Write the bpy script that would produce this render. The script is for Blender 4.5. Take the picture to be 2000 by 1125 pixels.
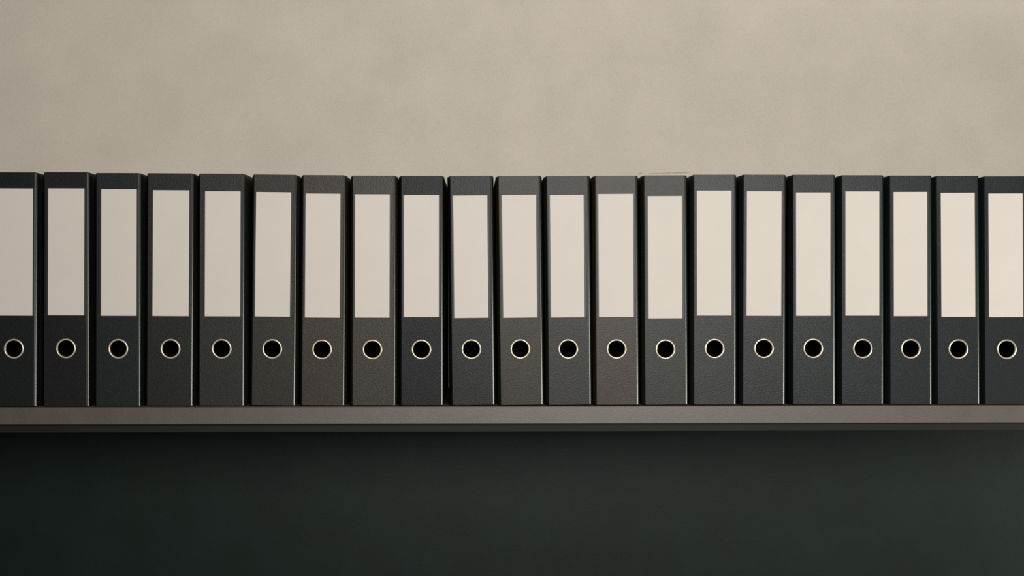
import bpy, bmesh, math, random
from mathutils import Vector

scene = bpy.context.scene
for o in list(bpy.data.objects):
    bpy.data.objects.remove(o, do_unlink=True)
COL = scene.collection

# ------------------------------------------------------------------ camera
S = 1.0 / 1406.0              # metres per photo pixel on the plane of the spines (a spine is 0.318 m)
F_PX = 2747.0                 # focal length in photo pixels
PX, PY = 930.0, 520.0         # where the optical axis meets the picture
ROLL = 0.00225
Z_SHELF = 1.20
PY_SHELF = 793.0              # shelf top at px 930
DIST = F_PX * S
EYE = Vector((0.0, -DIST, Z_SHELF + (PY_SHELF - PY) * S))

cam_data = bpy.data.cameras.new('camera')
cam_data.sensor_width = 36.0
cam_data.lens = 36.0 * F_PX / 2000.0
cam_data.shift_x = (1000.0 - PX) / 2000.0
cam_data.shift_y = -(562.5 - PY) / 2000.0
cam_data.clip_start = 0.05
cam = bpy.data.objects.new('camera', cam_data)
cam.location = EYE
cam.rotation_euler = (math.radians(90), ROLL, 0)
COL.objects.link(cam)
scene.camera = cam


def at(px, py):
    """photo pixel -> (x, z) on the plane of the spines"""
    dx, dy = px - PX, PY - py
    c, s = math.cos(ROLL), math.sin(ROLL)
    return (dx * c + dy * s) * S, EYE.z + (-dx * s + dy * c) * S


# ------------------------------------------------------------------ light
world = bpy.data.worlds.new('world')
scene.world = world
world.use_nodes = True
bg = world.node_tree.nodes['Background']
bg.inputs['Color'].default_value = (0.86, 0.93, 1.0, 1)
bg.inputs['Strength'].default_value = 0.05


def area(name, loc, target, sx, sy, power, color):
    d = bpy.data.lights.new(name, 'AREA')
    d.shape = 'RECTANGLE'
    d.size, d.size_y = sx, sy
    d.energy = power
    d.color = color
    o = bpy.data.objects.new(name, d)
    o.location = loc
    o.rotation_euler = (Vector(target) - Vector(loc)).to_track_quat('-Z', 'Y').to_euler()
    COL.objects.link(o)
    return o


area('window_light', (0.37, -2.2, 1.76), (0.28, 0.1, 1.42), 0.8, 0.8, 43.5, (1.0, 0.97, 0.94))
area('side_fill_light', (2.0, -0.45, 0.96), (0.3, 0.1, 1.1), 0.4, 0.35, 16, (1.0, 0.97, 0.93))  # added off-frame fill to brighten the lower wall and spine edges

vs = scene.view_settings
vs.view_transform = 'Standard'
vs.look = 'None'
vs.gamma = 1.0
vs.use_curve_mapping = False
vs.exposure = 0.0


# ------------------------------------------------------------------ materials
def lin(r, g, b):
    f = lambda c: c / 12.92 if c <= 0.04045 else ((c + 0.055) / 1.055) ** 2.4
    return (f(r / 255), f(g / 255), f(b / 255), 1.0)


def surface(name, color, rough=0.6, spec=0.5, metal=0.0, mottle=0.10, mottle_scale=6.0,
            grain=0.0, grain_scale=900.0, bump=0.0, bump_scale=600.0, object_color=False,
            stretch=(1, 1, 1), warm=None):
    m = bpy.data.materials.new(name)
    m.use_nodes = True
    nt = m.node_tree
    N, L = nt.nodes, nt.links
    p = N['Principled BSDF']
    p.inputs['Roughness'].default_value = rough
    p.inputs['Specular IOR Level'].default_value = spec
    p.inputs['Metallic'].default_value = metal
    geo = N.new('ShaderNodeNewGeometry')          # world position: grain does not repeat from file to file
    mp = N.new('ShaderNodeMapping')
    mp.inputs['Scale'].default_value = stretch
    L.new(geo.outputs['Position'], mp.inputs['Vector'])

    def noise(scale, detail=4.0, r=0.55):
        n = N.new('ShaderNodeTexNoise')
        n.inputs['Scale'].default_value = scale
        n.inputs['Detail'].default_value = detail
        n.inputs['Roughness'].default_value = r
        L.new(mp.outputs['Vector'], n.inputs['Vector'])
        return n

    if object_color:
        oi = N.new('ShaderNodeObjectInfo')
        col = oi.outputs['Color']
        gl = N.new('ShaderNodeMath'); gl.operation = 'MULTIPLY'      # alpha of the object colour: how glossy its cloth is
        L.new(oi.outputs['Alpha'], gl.inputs[0]); gl.inputs[1].default_value = spec
        L.new(gl.outputs[0], p.inputs['Specular IOR Level'])
    else:
        rgb = N.new('ShaderNodeRGB')
        rgb.outputs[0].default_value = color
        col = rgb.outputs[0]
    if warm is not None:                           # slow drift between two tints
        n = noise(mottle_scale * 0.6, 3.0)
        mx = N.new('ShaderNodeMix'); mx.data_type = 'RGBA'
        L.new(n.outputs['Fac'], mx.inputs['Factor'])
        L.new(col, mx.inputs[6]); mx.inputs[7].default_value = warm
        col = mx.outputs[2]
    for scale, amount, det in ((mottle_scale, mottle, 5.0), (grain_scale, grain, 2.0)):
        if amount <= 0:
            continue
        n = noise(scale, det)
        mr = N.new('ShaderNodeMapRange')
        mr.inputs['From Min'].default_value = 0.25
        mr.inputs['From Max'].default_value = 0.75
        mr.inputs['To Min'].default_value = 1 - amount
        mr.inputs['To Max'].default_value = 1 + amount
        L.new(n.outputs['Fac'], mr.inputs['Value'])
        vm = N.new('ShaderNodeVectorMath'); vm.operation = 'SCALE'
        L.new(col, vm.inputs[0]); L.new(mr.outputs['Result'], vm.inputs['Scale'])
        col = vm.outputs['Vector']
    L.new(col, p.inputs['Base Color'])
    if bump > 0:
        n = noise(bump_scale, 3.0)
        b = N.new('ShaderNodeBump')
        b.inputs['Strength'].default_value = bump
        b.inputs['Distance'].default_value = 0.0006
        L.new(n.outputs['Fac'], b.inputs['Height'])
        L.new(b.outputs['Normal'], p.inputs['Normal'])
    return m


M_WALL = surface('beige_plaster', lin(221, 211, 195), rough=0.9, spec=0.2, mottle=0.062, mottle_scale=10,
                 grain=0.07, grain_scale=700, bump=0.25, bump_scale=350, warm=lin(223, 213, 198))
M_LOWER = surface('dark_green_paint', lin(15, 29, 25), rough=0.52, spec=0.26, mottle=0.22, mottle_scale=14,
                  grain=0.08, grain_scale=600, bump=0.25, bump_scale=300, warm=lin(19, 31, 26))
M_FLOOR = surface('grey_floor', lin(96, 90, 82), rough=0.7, mottle=0.08)
M_SHELF = surface('taupe_laminate', lin(78, 71, 61), rough=0.47, spec=0.9, mottle=0.12, mottle_scale=26,
                  grain=0.12, grain_scale=500, bump=0.2, bump_scale=500, warm=lin(86, 74, 65))
M_RAIL = surface('dark_rail_paint', lin(24, 26, 22), rough=0.6, spec=0.25, mottle=0.08, mottle_scale=20)
M_SPINE = surface('binder_cloth', (0, 0, 0, 1), rough=0.45, spec=0.37, mottle=0.10, mottle_scale=60,
                  grain=0.22, grain_scale=620, bump=0.5, bump_scale=520, object_color=True)
M_COVER = surface('binder_board', lin(24, 26, 25), rough=0.6, spec=0.25, mottle=0.1, mottle_scale=60,
                  bump=0.3, bump_scale=520)
M_LIGHT_BLOCK = surface('black_light_block', lin(14, 15, 15), rough=0.85, spec=0.1, mottle=0.1, mottle_scale=80)  # for the unseen block added behind each finger hole
M_EDGE = surface('edge_foil', lin(84, 88, 83), rough=0.33, spec=0.5, metal=1.0, mottle=0.03,
                 mottle_scale=45)
M_LABEL = surface('label_card', lin(218, 210, 199), rough=0.6, spec=0.25, mottle=0.018, mottle_scale=24,
                  grain=0.012, grain_scale=500)
M_POCKET = surface('pocket_film', lin(46, 46, 41), rough=0.4, spec=0.4, mottle=0.12, mottle_scale=120)
M_RING = surface('nickel', lin(226, 210, 184), rough=0.34, spec=0.5, metal=0.55, mottle=0.06, mottle_scale=160)
M_SCUFF = surface('scuff_grey', lin(192, 183, 164), rough=0.9, spec=0.2, mottle=0.2, mottle_scale=200)


# ------------------------------------------------------------------ helpers
def link(name, bm, mat, parent=None, smooth=False):
    me = bpy.data.meshes.new(name)
    bmesh.ops.recalc_face_normals(bm, faces=bm.faces)
    bm.to_mesh(me); bm.free()
    me.materials.append(mat)
    if smooth:
        for p in me.polygons:
            p.use_smooth = True
        me.set_sharp_from_angle(angle=math.radians(35))
    o = bpy.data.objects.new(name, me)
    COL.objects.link(o)
    if parent:
        o.parent = parent
    return o


def box(x0, x1, y0, y1, z0, z1, bevel=0.0, seg=2):
    bm = bmesh.new()
    bmesh.ops.create_cube(bm, size=1.0)
    for v in bm.verts:
        v.co = Vector((x0 + (v.co.x + .5) * (x1 - x0), y0 + (v.co.y + .5) * (y1 - y0), z0 + (v.co.z + .5) * (z1 - z0)))
    if bevel:
        bmesh.ops.bevel(bm, geom=bm.edges[:], offset=bevel, segments=seg, profile=0.5, affect='EDGES')
    return bm


# ------------------------------------------------------------------ the setting
Y_WALL = 0.312
SHELF_T = 35.0 * S
Z_SPLIT = Z_SHELF - SHELF_T * 0.5          # the two wall paints meet behind the shelf
w = link('wall_back', box(-2.6, 2.6, Y_WALL, Y_WALL + 0.12, Z_SPLIT, 2.7), M_WALL)
w['kind'] = 'structure'; w['label'] = 'beige plastered wall above the shelf'
w2 = link('wall_lower', box(-2.6, 2.6, Y_WALL, Y_WALL + 0.12, 0.0, Z_SPLIT), M_LOWER)
w2['kind'] = 'structure'; w2['label'] = 'dark green painted wall below the shelf'
fl = link('floor', box(-2.6, 2.6, -3.2, Y_WALL + 0.12, -0.1, 0.0), M_FLOOR)
fl['kind'] = 'structure'; fl['label'] = 'grey floor below the shelf'

# faint grey scuff on the plaster just above the row
def wall_at(px, py):
    k = (DIST + Y_WALL) / DIST
    x, z = at(px, py)
    return Vector((x * k, Y_WALL, EYE.z + (z - EYE.z) * k))


def scuff(outline):
    bm = bmesh.new()
    lo = [bm.verts.new(wall_at(*p) + Vector((0, 0.0002, 0))) for p in outline]
    hi = [bm.verts.new(wall_at(*p) + Vector((0, -0.0003, 0))) for p in outline]
    n = len(outline)
    for k in range(n):
        bm.faces.new((lo[k], lo[(k + 1) % n], hi[(k + 1) % n], hi[k]))
    bm.faces.new(lo); bm.faces.new(hi)
    link('scuff_mark', bm, M_SCUFF, w)


scuff([(1245 + 5.5 + 5.5 * math.cos(a), 338.8 - 1.5 * math.sin(a) - 0.9 * math.cos(a)) for a in [k * math.pi / 6 for k in range(12)]])
scuff([(1257, 340.2), (1300, 339.6), (1344, 338.2), (1346, 335.8), (1330, 335.7), (1300, 337.2), (1270, 338.4)])

# ------------------------------------------------------------------ the shelf
shelf = bpy.data.objects.new('wall_shelf', None)
shelf.location = (0, Y_WALL, Z_SHELF)
COL.objects.link(shelf)
shelf['label'] = 'long taupe wall shelf with dark rail under its front edge'
shelf['category'] = 'shelf'
link('board', box(-2.0, 2.0, -Y_WALL - 0.0008, 0.0, -SHELF_T, 0.0, 0.0010, 1), M_SHELF, shelf)
link('rail', box(-2.0, 2.0, -Y_WALL + 0.009, -Y_WALL + 0.030, -SHELF_T - 17.0 * S, -SHELF_T, 0.0006, 1), M_RAIL, shelf)

# ------------------------------------------------------------------ binders
# left and right edge of the flat front at the top, top, label x0 x1 at its top, label top, label bottom, lean (px per label), ring x, ring y
T = [
    (-15, 68, 336.5, -6, 64.5, 368, 616.6, -1.0, 27, 681.0),
    (87, 170, 336.3, 94.5, 165, 368, 616.0, -0.7, 128.8, 680.4),
    (188.5, 270.5, 338, 198, 267.3, 369.5, 617.0, -0.5, 231, 681),
    (289.5, 374, 338.5, 299.3, 370, 371.5, 617.5, -1.4, 333, 681),
    (391, 473.5, 339.2, 400.8, 470, 373.5, 618.0, -0.8, 432.8, 681),
    (496.5, 576.5, 341, 500.5, 568.8, 375, 618.5, -2.6, 531.6, 681.3),
    (592.5, 671, 342, 597, 665, 378, 620.5, -1.5, 628.8, 682.3),
    (689.5, 769, 343, 693.7, 761.2, 379.5, 620.5, -0.6, 727.3, 682.4),
    (783.7, 861, 343.5, 789, 857, 381, 619.5, 0.0, 823, 682.4),
    (879, 957.5, 343.5, 885, 951.3, 382, 621, 2.5, 920.6, 681.8),
    (973.5, 1052, 343.5, 980.3, 1046.3, 381, 620.5, 2.7, 1016, 681.5),
    (1068, 1147, 343.6, 1074, 1139.5, 381, 620, 2.2, 1109.6, 681.5),
    (1162.5, 1241, 343.2, 1168.3, 1236, 379, 619.5, 1.5, 1204, 681.5),
    (1258, 1337, 342.5, 1265.3, 1331.3, 383, 622, 1.3, 1299.5, 682),
    (1355.5, 1434, 341.2, 1361, 1428, 372.5, 616.5, 0.0, 1395.3, 680.6),
    (1452.5, 1531, 341.2, 1458.7, 1526.2, 373.5, 617, -0.8, 1491.6, 680.2),
    (1549, 1627.5, 341.3, 1554.5, 1621.5, 376, 617, 0.2, 1588, 680.2),
    (1644.5, 1722, 342.2, 1651, 1717, 374, 616.6, 0.0, 1684.7, 680.6),
    (1738, 1816, 342.8, 1745, 1810.5, 375, 617.5, 0.5, 1778.5, 681),
    (1829.3, 1908, 343.5, 1837, 1903.2, 376.7, 619, 1.4, 1871.6, 681.6),
    (1922.5, 1999, 344.2, 1930, 1997, 378, 619.6, 1.2, 1966, 682),
]
COOL, WARM, OLIVE, NEUTRAL = (15, 24, 23), (44, 36, 25), (40, 38, 21), (32, 33, 29)
# tint and gloss where cloth differs from plain black; partly the row's light falloff
TINT = {0: ((15, 20, 20), .9), 1: ((14, 17, 16), .9), 3: ((22, 25, 20), 1), 4: (NEUTRAL, 1), 5: ((36, 34, 26), 1),
        6: (WARM, 1.05), 7: ((43, 39, 29), 1.05), 8: ((14, 20, 19), .62), 9: ((18, 23, 21), .8), 10: (OLIVE, .95),
        11: (NEUTRAL, .92), 12: (WARM, 1.1), 13: ((33, 35, 29), 1), 14: ((32, 36, 33), 1), 15: ((26, 31, 29), 1),
        18: (COOL, .9), 19: (COOL, .9), 20: (COOL, .9)}
GROUP = 'lever arch files in a row on the shelf'
NTH = ['second', 'third', 'fourth', 'fifth', 'sixth', 'seventh', 'eighth', 'ninth', 'tenth', 'eleventh', 'twelfth',
       'thirteenth', 'fourteenth', 'fifteenth', 'sixteenth', 'seventeenth', 'eighteenth', 'nineteenth']


def file_label(i):
    """place in the row, told by the few files that look different"""
    own = {5: 'charcoal lever arch file next to the brown-tinged pair, away from the blue-black ones',
           6: 'brown-tinged charcoal lever arch file, the one of the brown pair not touching a blue-black one',
           7: 'brown-tinged charcoal lever arch file standing against a blue-black one',
           8: 'blue-black lever arch file beside the pair of brown-tinged files',
           9: 'blue-black lever arch file standing against the olive-tinged file',
           10: 'olive-tinged charcoal lever arch file with blank off-white label',
           11: 'neutral grey lever arch file between the olive-tinged and a brown-tinged one',
           12: 'brown-tinged charcoal lever arch file between a neutral grey one and the low-labelled one',
           13: 'charcoal lever arch file whose blank label sits lowest in the row',
           14: 'charcoal lever arch file beside the low-labelled one, its own label set high'}
    if i in own:
        return own[i]
    if i < 5:
        return 'black lever arch file, %s from the brown-tinged pair, away from the blue-black ones' % NTH[4 - i]
    return 'black lever arch file, %s beyond the low-labelled one, away from the olive-tinged one' % NTH[i - 15]


CH_L, CH_R = 0.0040, 0.0046     # the spine widens behind its flat front, left and right
STRIP_W, STRIP_D = 0.0032, 0.0030
WRAP = 0.011
DEPTH = 0.285
RING_R = 0.0124


def spine_mesh(fw, ht, rx, rz):
    """flat front with a hole, steep flanks left and right; fw is the width of the flat front"""
    h = fw / 2
    q = 0.0185
    e = 0.0004
    #       x, y, how far down the top corner is rounded, inward normal
    cols = [(-h - CH_L, WRAP + 0.004, 1.0, 1, 0), (-h - CH_L, WRAP, 1.0, 1, 0), (-h - 0.4 * CH_L, 0.0036, 0.5, .95, .3),
            (-h - 0.0001, e, 0.0, .6, .8), (-h + e, 0, 0.0, 0, 1), (rx - q, 0, 0, 0, 1), (rx + q, 0, 0, 0, 1),
            (h, 0, 0, 0, 1), (h + STRIP_W, STRIP_D, 0.5, -.7, .7),
            (h + CH_R, WRAP, 1.0, -1, 0), (h + CH_R, WRAP + 0.004, 1.0, -1, 0)]
    drop = 0.0012
    t = 0.0024
    bm = bmesh.new()
    rows = [0.0, rz - q, rz + q, ht]
    grid = []
    inward = {}
    for j, z in enumerate(rows):
        r = []
        for x, y, d, nx, ny in cols:
            v = bm.verts.new((x, y, z - (drop * d if j == 3 else 0)))
            inward[v] = (nx, ny)
            r.append(v)
        grid.append(r)
    hole = 5
    for j in range(3):
        for i in range(len(cols) - 1):
            if j == 1 and i == hole:
                continue
            bm.faces.new((grid[j][i], grid[j][i + 1], grid[j + 1][i + 1], grid[j + 1][i]))
    n = 48
    circ = []
    for k in range(n):
        a = 2 * math.pi * k / n
        v = bm.verts.new((rx + RING_R * math.cos(a), 0, rz + RING_R * math.sin(a)))
        inward[v] = (0, 1)
        circ.append(v)
    corner = {n // 8: grid[2][hole + 1], 3 * n // 8: grid[2][hole], 5 * n // 8: grid[1][hole], 7 * n // 8: grid[1][hole + 1]}
    for k in range(n):
        near = min(corner, key=lambda c: min(abs(k + .5 - c), n - abs(k + .5 - c)))
        bm.faces.new((circ[k], circ[(k + 1) % n], corner[near]))
    ks = sorted(corner)
    for a, b in zip(ks, ks[1:] + ks[:1]):
        mid = ((a + b) // 2) if b > a else 0
        bm.faces.new((corner[a], corner[b], circ[mid % n]))
    front = bm.faces[:]
    vmap = {v: bm.verts.new((v.co.x + inward[v][0] * t, v.co.y + inward[v][1] * t, v.co.z)) for v in list(bm.verts)}
    edges = [e for e in bm.edges if len(e.link_faces) == 1]
    for fc in front:
        bm.faces.new([vmap[v] for v in reversed(fc.verts)])
    for e in edges:
        a, b = e.verts
        bm.faces.new((a, b, vmap[b], vmap[a]))
    return bm


def edge_strip_mesh(fw, ht):
    """pale edging on the right-hand bevel of the spine"""
    h = fw / 2
    a0, a1 = math.radians(25), math.radians(60)
    r = STRIP_W * 0.92 / (math.sin(a1) - math.sin(a0))
    pts = []
    for k in range(9):
        a = a0 + (a1 - a0) * k / 8
        pts.append((h + 0.0001 + r * (math.sin(a) - math.sin(a0)), r * (math.cos(a0) - math.cos(a)) - 0.0001))
    loop = pts + [(x - 0.0004, y + 0.0007) for x, y in (pts[-1], pts[0])]
    bm = bmesh.new()
    lo = [bm.verts.new((x, y, 0.0004)) for x, y in loop]
    hi = [bm.verts.new((x, y, ht - 0.0012)) for x, y in loop]
    n = len(loop)
    for i in range(n):
        bm.faces.new((lo[i], lo[(i + 1) % n], hi[(i + 1) % n], hi[i]))
    bm.faces.new(lo)
    bm.faces.new(hi)
    return bm


def ring_mesh(rx, rz):
    prof = []                                   # radius, y: rolled flange, then the tube into the hole
    ri, ro = 0.0114, 0.0139
    rm, rr = (ri + ro) / 2, (ro - ri) / 2
    for k in range(9):
        a = math.pi * k / 8
        prof.append((rm + rr * math.cos(a), -0.0002 - 0.0012 * math.sin(a)))
    prof.append((ri + 0.0002, 0.0026))
    prof.append((ri + 0.0006, 0.0026))
    prof.append((ri + 0.0006, 0.0002))
    bm = bmesh.new()
    n = 48
    rings = [[bm.verts.new((rx + r * math.cos(2 * math.pi * k / n), y, rz + r * math.sin(2 * math.pi * k / n))) for k in range(n)] for r, y in prof]
    m = len(rings)
    for i in range(m):
        a, b = rings[i], rings[(i + 1) % m]
        for k in range(n):
            bm.faces.new((a[k], a[(k + 1) % n], b[(k + 1) % n], b[k]))
    return bm


random.seed(4)
for i, (l, r, top, lx0, lx1, lt, lb, lean, ringx, ringy) in enumerate(T):
    ang = -lean / 245.0 + ROLL
    wd = (r - l) * S
    xt, zt = at((l + r) / 2, top)
    xb = xt - math.tan(ang) * (zt - Z_SHELF)
    lift = abs(math.sin(ang)) * (wd / 2 + CH_R)
    ht = zt - Z_SHELF - lift
    root = bpy.data.objects.new('lever_arch_file', None)
    root.location = (xb, 0.0, Z_SHELF + lift)
    root.rotation_euler = (0, ang, 0)
    COL.objects.link(root)
    root['label'] = file_label(i)
    root['category'] = 'binder'
    root['group'] = GROUP

    def loc(px, py):
        x, z = at(px, py)
        dx, dz = x - xb, z - Z_SHELF - lift
        c, s = math.cos(ang), math.sin(ang)
        return dx * c - dz * s, dx * s + dz * c

    rx, rz = loc(ringx, ringy)
    gap = 0.0015
    sp = link('spine', spine_mesh(wd, ht - gap, rx, rz - gap), M_SPINE, root)
    sp.location.z = gap
    tint, gloss = TINT.get(i, (COOL, 1.0))
    sp.color = lin(*tint)[:3] + (gloss,)
    for sx in (-1, 1):
        side = wd / 2 + (CH_L if sx < 0 else CH_R)
        a, b = sorted((sx * (side - 0.0003), sx * (side - 0.0027)))
        link('cover', box(a, b, WRAP + 0.0048, DEPTH, 0.0, ht - 0.0012, 0.0005, 1), M_COVER, root)
    st = link('edge_strip', edge_strip_mesh(wd, ht - gap), M_EDGE, root, True)
    st.location.z = gap
    st['label'] = 'thin pale grey edging along the spine'
    # label and the film pocket that holds it
    x0, z1 = loc(lx0, lt)
    x1, _ = loc(lx1, lt)
    _, z0 = loc((lx0 + lx1) / 2 + lean, lb)
    pk = link('label_pocket', box(x0 - 0.0021, x1 + 0.0021, -0.0004, 0.0002, z0 - 0.0006, z1 + 0.0006, 0.0002, 1), M_POCKET, root)
    lab = link('label_card', box(x0, x1, -0.0009, -0.0003, z0, z1, 0.00015, 1), M_LABEL, pk)
    lab['label'] = 'blank off-white paper label'
    link('hole_light_block', box(-wd / 2 + 0.001, wd / 2 - 0.001, 0.11, DEPTH - 0.006, 0.004, ht - 0.018, 0.0008, 1), M_LIGHT_BLOCK, root)  # added dark block, stops light showing through the finger hole
    rg = link('finger_ring', ring_mesh(rx, rz), M_RING, root, True)
    rg['label'] = 'pale nickel finger ring around a dark hole'

# the row runs on past both ends of the picture
roots = [o for o in COL.objects if o.name.startswith('lever_arch_file')]


def again(src, dx, i):
    c = src.copy()
    COL.objects.link(c)
    c.location.x += dx
    c['label'] = file_label(i)
    for ch in list(src.children):
        d = ch.copy()
        COL.objects.link(d)
        d.parent = c
        for g in list(ch.children):
            e = g.copy()
            COL.objects.link(e)
            e.parent = d


for k in range(12):
    again(roots[15 + k % 5], (573 + 478 * (k // 5)) * S, 21 + k)
for k in range(4):
    again(roots[3 - k], -406 * S, -1 - k)
